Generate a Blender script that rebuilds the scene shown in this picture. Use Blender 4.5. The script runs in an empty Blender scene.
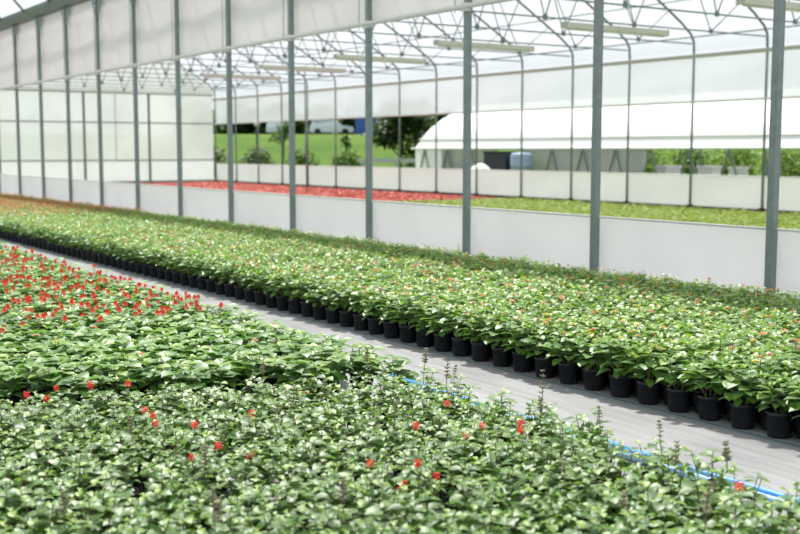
import bpy, math, random
import numpy as np
from mathutils import Vector, Matrix

random.seed(7)
RNG = np.random.default_rng(7)
PI = math.pi
SC = bpy.context.scene
COL = SC.collection

# ------------------------------------------------------------------ camera
FPX, HY, VX, CAMH = 1111.0, 150.0, -343.0, 1.65
pitch = math.atan((267 - HY) / FPX)
yaw = math.atan((400 - VX) / (FPX * math.cos(pitch) + (267 - HY) * math.sin(pitch)))
FWD = Vector((math.sin(yaw) * math.cos(pitch), math.cos(yaw) * math.cos(pitch), -math.sin(pitch)))
RGT = Vector((math.cos(yaw), -math.sin(yaw), 0))
UPV = RGT.cross(FWD)
cam_d = bpy.data.cameras.new('camera')
cam_d.sensor_width = 36.0
cam_d.lens = FPX * 36.0 / 800.0
cam_d.clip_end = 800
cam_d.dof.use_dof = True
cam_d.dof.focus_distance = 7.3
cam_d.dof.aperture_fstop = 2.2
cam = bpy.data.objects.new('camera', cam_d)
COL.objects.link(cam)
cam.matrix_world = Matrix(((RGT.x, UPV.x, -FWD.x, 0), (RGT.y, UPV.y, -FWD.y, 0), (RGT.z, UPV.z, -FWD.z, CAMH), (0, 0, 0, 1)))
SC.camera = cam


def project(P):
    v = Vector(P) - Vector((0, 0, CAMH))
    z = max(v.dot(FWD), 1e-3)
    return 400 + FPX * v.dot(RGT) / z, 267 - FPX * v.dot(UPV) / z, v.dot(FWD)


# ------------------------------------------------------------------ materials
def new_mat(name):
    m = bpy.data.materials.new(name)
    m.use_nodes = True
    nt = m.node_tree
    return m, nt, nt.nodes['Principled BSDF'], nt.nodes['Material Output']


def simple(name, col, rough=0.5, metal=0.0, spec=0.5, noise=0.0, scale=8.0, bump=0.0):
    m, nt, b, out = new_mat(name)
    b.inputs['Base Color'].default_value = (*col, 1)
    b.inputs['Roughness'].default_value = rough
    b.inputs['Metallic'].default_value = metal
    b.inputs['Specular IOR Level'].default_value = spec
    if noise or bump:
        tc = nt.nodes.new('ShaderNodeTexCoord')
        n = nt.nodes.new('ShaderNodeTexNoise')
        n.inputs['Scale'].default_value = scale
        n.inputs['Detail'].default_value = 4
        nt.links.new(tc.outputs['Object'], n.inputs['Vector'])
        if noise:
            r = nt.nodes.new('ShaderNodeValToRGB')
            r.color_ramp.elements[0].position = 0.3
            r.color_ramp.elements[1].position = 0.7
            r.color_ramp.elements[0].color = (*[c * (1 - noise) for c in col], 1)
            r.color_ramp.elements[1].color = (*[min(1, c * (1 + noise)) for c in col], 1)
            nt.links.new(n.outputs['Fac'], r.inputs['Fac'])
            nt.links.new(r.outputs['Color'], b.inputs['Base Color'])
        if bump:
            bm = nt.nodes.new('ShaderNodeBump')
            bm.inputs['Strength'].default_value = bump
            nt.links.new(n.outputs['Fac'], bm.inputs['Height'])
            nt.links.new(bm.outputs['Normal'], b.inputs['Normal'])
    return m


def film(name, col, transp, diffuse=0.2, gloss=0.05, noise=0.06, scale=0.7):
    """thin horticultural plastic: some light goes straight through, the rest is scattered"""
    m, nt, b, out = new_mat(name)
    nt.nodes.remove(b)
    N = nt.nodes.new
    tc = N('ShaderNodeTexCoord')
    n = N('ShaderNodeTexNoise')
    n.inputs['Scale'].default_value = scale
    n.inputs['Detail'].default_value = 3
    nt.links.new(tc.outputs['Object'], n.inputs['Vector'])
    r = N('ShaderNodeValToRGB')
    r.color_ramp.elements[0].position = 0.3
    r.color_ramp.elements[1].position = 0.7
    r.color_ramp.elements[0].color = (*[c * (1 - noise) for c in col], 1)
    r.color_ramp.elements[1].color = (*col, 1)
    nt.links.new(n.outputs['Fac'], r.inputs['Fac'])
    tl = N('ShaderNodeBsdfTranslucent')
    df = N('ShaderNodeBsdfDiffuse')
    tp = N('ShaderNodeBsdfTransparent')
    gl = N('ShaderNodeBsdfGlossy')
    gl.inputs['Roughness'].default_value = 0.35
    nt.links.new(r.outputs['Color'], tl.inputs['Color'])
    nt.links.new(r.outputs['Color'], df.inputs['Color'])
    m1, m2, m3 = N('ShaderNodeMixShader'), N('ShaderNodeMixShader'), N('ShaderNodeMixShader')
    m1.inputs[0].default_value = diffuse
    nt.links.new(tl.outputs[0], m1.inputs[1])
    nt.links.new(df.outputs[0], m1.inputs[2])
    m2.inputs[0].default_value = gloss
    nt.links.new(m1.outputs[0], m2.inputs[1])
    nt.links.new(gl.outputs[0], m2.inputs[2])
    m3.inputs[0].default_value = transp
    nt.links.new(m2.outputs[0], m3.inputs[1])
    nt.links.new(tp.outputs[0], m3.inputs[2])
    nt.links.new(m3.outputs[0], out.inputs['Surface'])
    return m


def leaf_mat(name, dark, mid, young, rough=0.38, spec=0.5, transl=0.3, tcol=(0.25, 0.5, 0.03), sheen=0.0):
    """each leaf's own colour comes from the per-leaf 'tint' attribute"""
    m, nt, b, out = new_mat(name)
    N = nt.nodes.new
    at = N('ShaderNodeAttribute')
    at.attribute_name = 'tint'
    r = N('ShaderNodeValToRGB')
    r.color_ramp.elements[0].position = 0.0
    r.color_ramp.elements[0].color = (*dark, 1)
    r.color_ramp.elements[1].position = 1.0
    r.color_ramp.elements[1].color = (*young, 1)
    e = r.color_ramp.elements.new(0.55)
    e.color = (*mid, 1)
    nt.links.new(at.outputs['Fac'], r.inputs['Fac'])
    nt.links.new(r.outputs['Color'], b.inputs['Base Color'])
    b.inputs['Roughness'].default_value = rough
    b.inputs['Specular IOR Level'].default_value = spec
    b.inputs['Sheen Weight'].default_value = sheen
    b.inputs['Sheen Roughness'].default_value = 0.35
    b.inputs['Sheen Tint'].default_value = (0.95, 1.0, 0.95, 1)
    tc = N('ShaderNodeTexCoord')
    nz = N('ShaderNodeTexNoise')
    nz.inputs['Scale'].default_value = 90
    nt.links.new(tc.outputs['Object'], nz.inputs['Vector'])
    bp = N('ShaderNodeBump')
    bp.inputs['Strength'].default_value = 0.35
    bp.inputs['Distance'].default_value = 0.004
    nt.links.new(nz.outputs['Fac'], bp.inputs['Height'])
    nt.links.new(bp.outputs['Normal'], b.inputs['Normal'])
    t = N('ShaderNodeBsdfTranslucent')
    mul = N('ShaderNodeMix')
    mul.data_type = 'RGBA'
    mul.inputs[0].default_value = 0.5
    nt.links.new(r.outputs['Color'], mul.inputs[6])
    mul.inputs[7].default_value = (*tcol, 1)
    nt.links.new(mul.outputs[2], t.inputs['Color'])
    mx = N('ShaderNodeMixShader')
    mx.inputs[0].default_value = transl
    nt.links.new(b.outputs[0], mx.inputs[1])
    nt.links.new(t.outputs[0], mx.inputs[2])
    nt.links.new(mx.outputs[0], out.inputs['Surface'])
    return m


M = {}
M['steel'] = simple('galvanised_steel', (0.19, 0.235, 0.225), 0.45, 0.25, 0.5, 0.12, 14)
M['tube'] = simple('tube_steel', (0.16, 0.20, 0.19), 0.5, 0.25, 0.5)
M['pale_tube'] = simple('pale_tube', (0.62, 0.63, 0.58), 0.5)
M['gutter'] = simple('gutter_steel', (0.13, 0.165, 0.145), 0.5, 0.2, 0.5, 0.15, 3)
M['purlin'] = simple('purlin_steel', (0.42, 0.42, 0.34), 0.5, 0.1)
M['pot'] = simple('black_plastic', (0.017, 0.018, 0.022), 0.40, 0, 0.4)
M['soil'] = simple('potting_soil', (0.06, 0.035, 0.022), 0.95, 0, 0.1, 0.6, 60, 0.6)
M['stem'] = simple('plant_stem', (0.16, 0.20, 0.05), 0.6, 0, 0.3)
M['brown_stem'] = simple('brown_stem', (0.20, 0.14, 0.08), 0.7, 0, 0.3)
M['leafC'] = leaf_mat('lantana_leaf', (0.05, 0.15, 0.016), (0.17, 0.34, 0.055), (0.46, 0.58, 0.07), 0.42, 1.0, 0.38, (0.32, 0.60, 0.02), 0.42)
M['leafD'] = leaf_mat('dark_leaf', (0.025, 0.085, 0.016), (0.05, 0.15, 0.025), (0.10, 0.22, 0.04), 0.42, 0.6, 0.2)
M['leafA'] = leaf_mat('broad_leaf', (0.04, 0.135, 0.013), (0.15, 0.32, 0.032), (0.44, 0.58, 0.05), 0.42, 1.0, 0.36, (0.26, 0.60, 0.02), 0.45)
M['leafB'] = leaf_mat('salvia_leaf', (0.04, 0.115, 0.018), (0.13, 0.26, 0.045), (0.38, 0.56, 0.05), 0.44, 0.9, 0.36, (0.30, 0.62, 0.02), 0.45)
M['orange'] = simple('orange_petal', (0.80, 0.17, 0.03), 0.6)
M['salmon'] = simple('salmon_petal', (0.75, 0.22, 0.14), 0.6)
M['yellow'] = simple('yellow_petal', (0.75, 0.62, 0.06), 0.6)
M['purple'] = simple('dark_purple_petal', (0.10, 0.018, 0.04), 0.6)
M['red'] = simple('red_petal', (0.78, 0.075, 0.025), 0.5)
M['scarlet'] = simple('scarlet_petal', (0.95, 0.045, 0.025), 0.6)
M['calyx'] = simple('calyx', (0.27, 0.26, 0.17), 0.7, 0, 0.3, 0.4, 120)
M['sheet'] = film('white_sheet', (0.76, 0.735, 0.72), 0.0, 0.55, 0.04, 0.05, 0.9)
M['lowsheet'] = film('white_low_sheet', (0.85, 0.855, 0.845), 0.0, 0.6, 0.06, 0.06, 0.8)
M['roof_film'] = film('roof_film', (0.50, 0.53, 0.56), 0.68, 0.15, 0.04, 0.03, 0.4)
M['side_film'] = film('side_film', (0.73, 0.755, 0.79), 0.12, 0.25, 0.06, 0.08, 0.3)
M['end_film'] = film('end_film', (0.61, 0.63, 0.63), 0.10, 0.25, 0.08, 0.24, 0.35)
M['tunnel'] = film('tunnel_film', (0.93, 0.94, 0.94), 0.0, 0.75, 0.05, 0.03, 0.4)
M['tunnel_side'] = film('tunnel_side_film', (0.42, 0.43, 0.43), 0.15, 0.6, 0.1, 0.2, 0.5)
M['lamp_body'] = simple('lamp_body', (0.60, 0.60, 0.52), 0.5)
M['hose'] = simple('blue_pipe', (0.06, 0.30, 0.72), 0.35)
M['hose2'] = simple('pale_blue_pipe', (0.30, 0.50, 0.75), 0.35)
M['car_white'] = simple('car_paint', (0.62, 0.68, 0.78), 0.25)
M['car_glass'] = simple('car_glass', (0.10, 0.13, 0.17), 0.1)
M['tyre'] = simple('tyre', (0.02, 0.02, 0.02), 0.8)
M['blue_box'] = simple('blue_container', (0.03, 0.10, 0.38), 0.5)
M['navy'] = simple('navy_container', (0.025, 0.035, 0.055), 0.6)
M['barrel'] = simple('pale_blue_plastic', (0.28, 0.38, 0.50), 0.5)
M['white'] = simple('white_plastic', (0.8, 0.8, 0.8), 0.5)
M['concrete'] = simple('concrete_rail', (0.45, 0.47, 0.46), 0.8)
M['bark'] = simple('bark', (0.06, 0.045, 0.03), 0.9, 0, 0.2)
M['tree_dark'] = leaf_mat('tree_leaf_dark', (0.008, 0.022, 0.008), (0.018, 0.045, 0.014), (0.05, 0.10, 0.02), 0.5, 0.3, 0.2)
M['tree_green'] = leaf_mat('tree_leaf_green', (0.02, 0.07, 0.01), (0.06, 0.14, 0.02), (0.16, 0.27, 0.04), 0.5, 0.3, 0.3)
M['shrub'] = leaf_mat('shrub_leaf', (0.06, 0.14, 0.02), (0.14, 0.25, 0.03), (0.40, 0.45, 0.07), 0.5, 0.3, 0.3)
M['crop_green'] = leaf_mat('crop_leaf', (0.14, 0.22, 0.02), (0.24, 0.34, 0.03), (0.40, 0.46, 0.06), 0.5, 0.4, 0.35, (0.35, 0.5, 0.03))
M['crop_red'] = leaf_mat('crop_red_leaf', (0.30, 0.03, 0.02), (0.50, 0.05, 0.03), (0.62, 0.14, 0.07), 0.5, 0.3, 0.2, (0.7, 0.06, 0.03))


def floor_material():
    m, nt, b, out = new_mat('woven_ground_mat')
    N = nt.nodes.new
    L = nt.links.new
    tc = N('ShaderNodeTexCoord')
    mp = N('ShaderNodeMapping')
    mp.inputs['Scale'].default_value = (9, 0.7, 1)
    L(tc.outputs['Object'], mp.inputs['Vector'])
    n1 = N('ShaderNodeTexNoise')
    n1.inputs['Scale'].default_value = 1.6
    n1.inputs['Detail'].default_value = 6
    L(mp.outputs['Vector'], n1.inputs['Vector'])
    n2 = N('ShaderNodeTexNoise')
    n2.inputs['Scale'].default_value = 70
    n2.inputs['Detail'].default_value = 3
    L(tc.outputs['Object'], n2.inputs['Vector'])
    add = N('ShaderNodeMath')
    add.operation = 'ADD'
    s2 = N('ShaderNodeMath')
    s2.operation = 'MULTIPLY'
    s2.inputs[1].default_value = 0.45
    L(n2.outputs['Fac'], s2.inputs[0])
    L(n1.outputs['Fac'], add.inputs[0])
    L(s2.outputs[0], add.inputs[1])
    r = N('ShaderNodeValToRGB')
    r.color_ramp.elements[0].position = 0.5
    r.color_ramp.elements[1].position = 1.0
    r.color_ramp.elements[0].color = (0.225, 0.225, 0.23, 1)
    r.color_ramp.elements[1].color = (0.36, 0.36, 0.365, 1)
    L(add.outputs[0], r.inputs['Fac'])
    # teal marker thread woven into the mat along x = 5.20
    sx = N('ShaderNodeSeparateXYZ')
    L(tc.outputs['Object'], sx.inputs[0])
    d = N('ShaderNodeMath')
    d.operation = 'SUBTRACT'
    d.inputs[1].default_value = 5.225
    L(sx.outputs['X'], d.inputs[0])
    ab = N('ShaderNodeMath')
    ab.operation = 'ABSOLUTE'
    L(d.outputs[0], ab.inputs[0])
    lt = N('ShaderNodeMath')
    lt.operation = 'LESS_THAN'
    lt.inputs[1].default_value = 0.011
    L(ab.outputs[0], lt.inputs[0])
    mx = N('ShaderNodeMix')
    mx.data_type = 'RGBA'
    L(lt.outputs[0], mx.inputs[0])
    L(r.outputs['Color'], mx.inputs[6])
    mx.inputs[7].default_value = (0.02, 0.16, 0.20, 1)
    L(mx.outputs[2], b.inputs['Base Color'])
    b.inputs['Roughness'].default_value = 0.6
    b.inputs['Specular IOR Level'].default_value = 0.35
    bp = N('ShaderNodeBump')
    bp.inputs['Strength'].default_value = 0.2
    bp.inputs['Distance'].default_value = 0.01
    L(add.outputs[0], bp.inputs['Height'])
    L(bp.outputs['Normal'], b.inputs['Normal'])
    return m


def lawn_material():
    m, nt, b, out = new_mat('lawn_grass')
    N = nt.nodes.new
    L = nt.links.new
    tc = N('ShaderNodeTexCoord')
    n = N('ShaderNodeTexNoise')
    n.inputs['Scale'].default_value = 0.12
    n.inputs['Detail'].default_value = 6
    L(tc.outputs['Object'], n.inputs['Vector'])
    r = N('ShaderNodeValToRGB')
    r.color_ramp.elements[0].position = 0.35
    r.color_ramp.elements[1].position = 0.65
    r.color_ramp.elements[0].color = (0.045, 0.105, 0.010, 1)
    r.color_ramp.elements[1].color = (0.085, 0.15, 0.014, 1)
    L(n.outputs['Fac'], r.inputs['Fac'])
    L(r.outputs['Color'], b.inputs['Base Color'])
    b.inputs['Roughness'].default_value = 0.9
    b.inputs['Specular IOR Level'].default_value = 0.1
    return m


M['floor'] = floor_material()
M['lawn'] = lawn_material()


# ------------------------------------------------------------------ mesh helpers
LOW = False


class P:
    """collects geometry for ONE mesh"""

    def __init__(self):
        self.v, self.f, self.m, self.t = [], [], [], []

    def add(self, verts, faces, mat=0, tint=0.5):
        o = len(self.v)
        self.v += [tuple(x) for x in verts]
        self.t += [tint] * len(verts)
        self.f += [tuple(i + o for i in f) for f in faces]
        self.m += [mat] * len(faces)

    def merge(self, other, mat_shift=0, off=(0, 0, 0)):
        o = len(self.v)
        self.v += [(x + off[0], y + off[1], z + off[2]) for x, y, z in other.v]
        self.t += other.t
        self.f += [tuple(i + o for i in f) for f in other.f]
        self.m += [i + mat_shift for i in other.m]

    def box(self, lo, hi, mat=0):
        x0, y0, z0 = lo
        x1, y1, z1 = hi
        self.add([(x0, y0, z0), (x1, y0, z0), (x1, y1, z0), (x0, y1, z0), (x0, y0, z1), (x1, y0, z1), (x1, y1, z1), (x0, y1, z1)],
                 [(0, 3, 2, 1), (4, 5, 6, 7), (0, 1, 5, 4), (1, 2, 6, 5), (2, 3, 7, 6), (3, 0, 4, 7)], mat)

    def tube(self, pts, r, n=8, mat=0, cap=True, tint=0.5):
        pts = [Vector(p) for p in pts]
        rr = r if isinstance(r, (list, tuple)) else [r] * len(pts)
        vs, fs = [], []
        up = Vector((0.31, 0.17, 0.93)).normalized()
        for i, p in enumerate(pts):
            d = (pts[min(i + 1, len(pts) - 1)] - pts[max(i - 1, 0)]).normalized()
            if abs(d.dot(up)) > 0.95:
                up = Vector((1, 0, 0)) if abs(d.x) < 0.8 else Vector((0, 1, 0))
            a = d.cross(up).normalized()
            b = d.cross(a)
            for k in range(n):
                an = 2 * PI * k / n
                vs.append(p + (a * math.cos(an) + b * math.sin(an)) * rr[i])
        for i in range(len(pts) - 1):
            for k in range(n):
                k2 = (k + 1) % n
                fs.append((i * n + k, i * n + k2, (i + 1) * n + k2, (i + 1) * n + k))
        if cap:
            fs.append(tuple(range(n))[::-1])
            fs.append(tuple((len(pts) - 1) * n + k for k in range(n)))
        self.add(vs, fs, mat, tint)

    def lathe(self, prof, n=20, mat=0, c=(0, 0, 0)):
        vs, fs = [], []
        for r, z in prof:
            for k in range(n):
                a = 2 * PI * k / n
                vs.append((c[0] + r * math.cos(a), c[1] + r * math.sin(a), c[2] + z))
        for i in range(len(prof) - 1):
            for k in range(n):
                k2 = (k + 1) % n
                fs.append((i * n + k, i * n + k2, (i + 1) * n + k2, (i + 1) * n + k))
        self.add(vs, fs, mat)

    def grid(self, fn, nu, nv, mat=0):
        vs = [fn(i / nu, j / nv) for j in range(nv + 1) for i in range(nu + 1)]
        w = nu + 1
        fs = [(j * w + i, j * w + i + 1, (j + 1) * w + i + 1, (j + 1) * w + i) for j in range(nv) for i in range(nu)]
        self.add(vs, fs, mat)

    def leaf(self, base, az, pit, Ln, W, droop=0.6, fold=0.25, roll=0.0, mat=0, tint=0.5, n=4):
        """an ovate blade that leaves its base at azimuth az / pitch pit and droops towards the tip"""
        n = 2 if LOW else n
        prof = [0.0, 0.62, 1.0, 0.74, 0.0] if n == 4 else [0.0, 1.0, 0.0]
        ca, sa = math.cos(az), math.sin(az)
        p = Vector(base)
        vs = []
        a = pit
        st = Ln / n
        for i in range(n + 1):
            w = W * 0.5 * prof[i]
            side = Vector((-sa * math.cos(roll), ca * math.cos(roll), math.sin(roll)))
            upn = Vector((-ca * math.sin(a), -sa * math.sin(a), math.cos(a)))
            e = side * w + upn * (w * fold)
            e2 = -side * w + upn * (w * fold)
            vs += [p + e, p.copy(), p + e2]
            p = p + Vector((ca * math.cos(a), sa * math.cos(a), math.sin(a))) * st
            a -= droop / n
        fs = []
        for i in range(n):
            o = i * 3
            fs += [(o, o + 1, o + 4, o + 3), (o + 1, o + 2, o + 5, o + 4)]
        self.add(vs, fs, mat, tint)

    def mesh(self, name, mats, smooth=False):
        me = bpy.data.meshes.new(name)
        me.from_pydata(self.v, [], self.f)
        for m in mats:
            me.materials.append(m)
        me.polygons.foreach_set('material_index', self.m)
        if smooth:
            me.polygons.foreach_set('use_smooth', [True] * len(self.f))
        at = me.attributes.new('tint', 'FLOAT', 'POINT')
        at.data.foreach_set('value', self.t)
        me.update()
        return me


def link(name, me, parent=None, loc=(0, 0, 0), rz=0.0, scale=1.0):
    o = bpy.data.objects.new(name, me)
    COL.objects.link(o)
    if parent:
        o.parent = parent
    o.location = loc
    o.rotation_euler = (0, 0, rz)
    if scale != 1.0:
        o.scale = (scale,) * 3
    return o


def obj(name, p, mat, parent=None, smooth=False):
    return link(name, p.mesh(name, mat if isinstance(mat, list) else [mat], smooth), parent)


def tag(o, label, cat, group=None, kind=None):
    o['label'] = label
    o['category'] = cat
    if group:
        o['group'] = group
    if kind:
        o['kind'] = kind
    return o


def thing(name, label, cat, loc=(0, 0, 0), rz=0.0, group=None):
    return tag(link(name, None, None, loc, rz), label, cat, group)


def struct(name, p, mat, label=None, smooth=False):
    o = obj(name, p, mat, None, smooth)
    o['kind'] = 'structure'
    if label:
        o['label'] = label
    return o


ORD = ['zeroth', 'first', 'second', 'third', 'fourth', 'fifth', 'sixth', 'seventh', 'eighth', 'ninth', 'tenth', 'eleventh', 'twelfth',
       'thirteenth', 'fourteenth', 'fifteenth', 'sixteenth', 'seventeenth', 'eighteenth', 'nineteenth', 'twentieth']


def ordinal(k):
    if k <= 20:
        return ORD[k]
    tens = {2: ('twent', 'twenty'), 3: ('thirt', 'thirty'), 4: ('fort', 'forty'), 5: ('fift', 'fifty'), 6: ('sixt', 'sixty'), 7: ('sevent', 'seventy')}[k // 10]
    return tens[0] + 'ieth' if k % 10 == 0 else tens[1] + '-' + ORD[k % 10]


# ------------------------------------------------------------------ the greenhouse shell
XN, XF = 9.13, 24.5                      # row of support posts, far side wall
Y0F, STEP = 7.09, 2.5
YE = Y0F + 19 * STEP                     # end wall, 54.59
p = P()
p.box((-6.3, -3.0, -0.1), (XF + 0.1, YE + 0.1, 0.0))
struct('floor', p, M['floor'])

# arch profile of the far bay (x, z), far knee to near gutter
ARCH = [(24.5, 4.35), (24.48, 4.68), (24.36, 4.88), (23.95, 5.18), (23.1, 5.68), (22.2, 6.2), (20.6, 6.98), (18.7, 7.65), (16.8, 7.95),
        (14.9, 7.72), (13.0, 7.2), (11.3, 6.55), (10.1, 5.98), (9.35, 5.6)]
ARCH1 = [(8.92, 5.55), (8.6, 5.92), (7.7, 6.5), (6.2, 7.15), (4.2, 7.8), (1.4, 8.05), (-1.4, 7.8), (-3.4, 7.15), (-5.0, 6.5), (-6.0, 5.8), (-6.24, 5.3)]


def arch_film(name, prof, off, y0, y1, mat):
    pr = [(x, z + off) for x, z in prof]
    q = P()
    vs = []
    ny = 24
    for j in range(ny + 1):
        y = y0 + (y1 - y0) * j / ny
        vs += [(x, y, z) for x, z in pr]
    w = len(pr)
    q.add(vs, [(j * w + i, j * w + i + 1, (j + 1) * w + i + 1, (j + 1) * w + i) for j in range(ny) for i in range(w - 1)])
    return struct(name, q, mat, smooth=True)


arch_film('ceiling', ARCH1, 0.06, -3.0, YE, M['roof_film'])
arch_film('ceiling.001', ARCH, 0.06, -3.0, YE, M['roof_film'])


def sheet(name, x, z0, z1, y0, y1, mat, sag=0.012, ny=110, nz=6, th=None):
    q = P()
    ph = [random.uniform(0, 6) for _ in range(4)]

    def fn(u, v):
        y = y0 + (y1 - y0) * u
        z = z0 + (z1 - z0) * v
        d = sag * (math.sin(y * 2.51 + ph[0]) * math.sin(v * PI) + 0.7 * math.sin(y * 6.1 + v * 2.3 + ph[1]) * 0.5 + 0.5 * math.sin(z * 7 + y * 0.9 + ph[2]))
        return (x + d, y, z)
    q.grid(fn, ny, nz)
    return struct(name, q, mat, smooth=True)


sheet('wall_partition', XN + 0.09, 3.56, 5.36, -3.0, YE - 0.05, M['sheet'], 0.02, 160)
sheet('wall_partition.001', XN + 0.09, 0.02, 0.87, -3.0, YE - 0.05, M['lowsheet'], 0.012, 160)
sheet('wall_right', XF + 0.05, 3.0, 4.32, 2.0, YE, M['side_film'], 0.01)
sheet('wall_right.001', XF + 0.05, 0.03, 0.94, 2.0, YE, M['lowsheet'], 0.01)

# end wall: translucent film above a white kick panel
q = P()
q.grid(lambda u, v: (XN + (XF - XN) * u, YE + 0.06 + 0.01 * math.sin(u * 30), 1.13 + 3.4 * v), 40, 4)
struct('wall_end', q, M['end_film'], smooth=True)
q = P()
xs = np.linspace(XN + 0.2, XF - 0.02, 41)
az = np.interp(xs, [a for a, _ in ARCH[::-1]], [b for _, b in ARCH[::-1]])
vs = []
for x, z in zip(xs, az):
    vs += [(x, YE + 0.06, 4.53), (x, YE + 0.06, max(z, 4.55))]
q.add(vs, [(2 * i, 2 * i + 2, 2 * i + 3, 2 * i + 1) for i in range(40)])
struct('wall_end.001', q, M['end_film'])
q = P()
q.grid(lambda u, v: (XN + (XF - XN) * u, YE + 0.05, 0.03 + 1.1 * v), 40, 2)
struct('wall_end.002', q, M['lowsheet'])

ew = thing('end_wall_frame', 'grey steel frame of posts and rails across the greenhouse end wall', 'frame', (XN, YE, 0))
for x in (13.5, 17.6, 20.95):
    q = P(); q.box((x - XN - 0.05, -0.05, 0), (x - XN + 0.05, 0.04, 4.5)); obj('post', q, M['tube'], ew)
for x in (15.5, 19.2, 22.7):
    q = P(); q.box((x - XN - 0.022, -0.03, 1.13), (x - XN + 0.022, 0.03, 4.5)); obj('mullion', q, M['pale_tube'], ew)
for z, h, m in ((1.13, 0.03, 'tube'), (3.02, 0.03, 'tube'), (4.5, 0.05, 'purlin')):
    q = P(); q.box((0.1, -0.04, z - h), (XF - XN - 0.05, 0.03, z + h)); obj('rail', q, M[m], ew)
q = P(); q.box((0.1, -0.03, 0), (XF - XN - 0.05, 0.05, 0.09)); obj('sill_rail', q, M['tube'], ew)

# support posts between the bays with their gusset plates
colm = P(); colm.box((-0.04, -0.04, 0), (0.04, 0.04, 5.36)); colm = colm.mesh('column', [M['steel']])
bpm = P(); bpm.box((-0.08, -0.08, 0), (0.08, 0.08, 0.012)); bpm = bpm.mesh('base_plate', [M['steel']])
gus = []
for s in (-1, 1):
    g = P()
    g.add([(-0.012, s * 0.04, 4.78), (-0.012, s * 0.04, 5.36), (-0.012, s * 0.33, 5.36), (-0.012, s * 0.33, 5.27),
           (0.012, s * 0.04, 4.78), (0.012, s * 0.04, 5.36), (0.012, s * 0.33, 5.36), (0.012, s * 0.33, 5.27)],
          [(0, 1, 2, 3), (7, 6, 5, 4), (0, 3, 7, 4), (3, 2, 6, 7), (2, 1, 5, 6)])
    gus.append(g.mesh('gusset', [M['steel']]))
bolt = P(); bolt.tube([(-0.06, 0, 0), (-0.038, 0, 0)], 0.022, 8); bolt = bolt.mesh('bolt', [M['pale_tube']])
cord = P(); cord.tube([(0, 0, 3.5), (0.012, 0.02, 4.4), (0, 0, 5.34)], 0.007, 5); cord = cord.mesh('blind_cord', [M['tube']])
clip = P(); clip.box((-0.085, -0.06, 3.49), (0.0, 0.06, 3.60)); clip = clip.mesh('clip', [M['pale_tube']])
for k in range(-2, 13):
    y = Y0F + k * STEP
    n = k + 1
    lab = 'grey square steel post, %s from the right in the row behind the flower bed' % ordinal(n) if n >= 1 else 'grey square steel post of the partition row, beyond the right edge'
    t = thing('support_post', lab, 'post', (XN, y, 0), 0, 'support posts between the two bays')
    link('column', colm, t); link('base_plate', bpm, t); link('clip', clip, t)
    for g in gus:
        link('gusset', g, t)
    for z in (5.14, 5.27):
        link('bolt', bolt, t, (0, 0, z))
    c = link('blind_cord', cord, None, (XN + 0.03, y + 0.33, 0))
    tag(c, 'thin dark cord hanging down the white upper sheet beside the %s post from the right' % ordinal(max(n, 1)) if n >= 1 else 'thin dark cord on the white upper sheet beyond the right edge', 'cord', 'blind cords')

q = P()
gp = [(-0.22, 5.62), (-0.20, 5.52), (-0.12, 5.37), (0.12, 5.37), (0.20, 5.52), (0.22, 5.62), (0.18, 5.62), (0.10, 5.42), (-0.10, 5.42), (-0.18, 5.62)]
vs = [(XN + a, yy, b) for yy in (-3.0, YE) for a, b in gp]
n = len(gp)
q.add(vs, [(i, (i + 1) % n, n + (i + 1) % n, n + i) for i in range(n)] + [tuple(range(n))[::-1], tuple(range(n, 2 * n))])
tag(obj('roof_gutter', q, M['gutter']), 'grey steel roof gutter running along the tops of the support posts', 'gutter')
q = P(); q.tube([(XN - 0.07, -3.0, 3.55), (XN - 0.07, YE - 0.2, 3.55)], 0.035, 10)
tag(obj('roller_tube', q, M['pale_tube'], None, True), 'pale roller tube along the bottom edge of the white upper sheet', 'tube')
q = P(); q.tube([(XN + 0.30, -3.0, 4.93), (XN + 0.30, YE - 0.2, 4.93)], 0.04, 8)
tag(obj('tie_rail', q, M['tube'], None, True), 'steel rail behind the white upper sheet, below the gutter', 'rail')
q = P(); q.tube([(XN + 0.03, -3.0, 0.87), (XN + 0.03, YE - 0.2, 0.87)], 0.014, 8)
tag(obj('top_wire', q, M['pale_tube'], None, True), 'pale wire along the top edge of the low white sheet behind the flower bed', 'wire')

# far side wall: legs, bows, trusses
leg_m = P(); leg_m.tube([(0, 0, 0), (0, 0, 4.4)], 0.035, 10); leg_m = leg_m.mesh('side_leg', [M['tube']], True)
bow_m = P(); bow_m.tube([(x - XF, 0, z) for x, z in ARCH], 0.035, 8); bow_m = bow_m.mesh('bow', [M['tube']], True)
tie_m = P(); tie_m.tube([(24.4 - XF, 0, 4.62), (9.25 - XF, 0, 4.62)], 0.02, 6); tie_m = tie_m.mesh('tie_bar', [M['tube']], True)


def arch_z(x):
    return float(np.interp(x, [a for a, _ in ARCH[::-1]], [b for _, b in ARCH[::-1]]))


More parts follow.
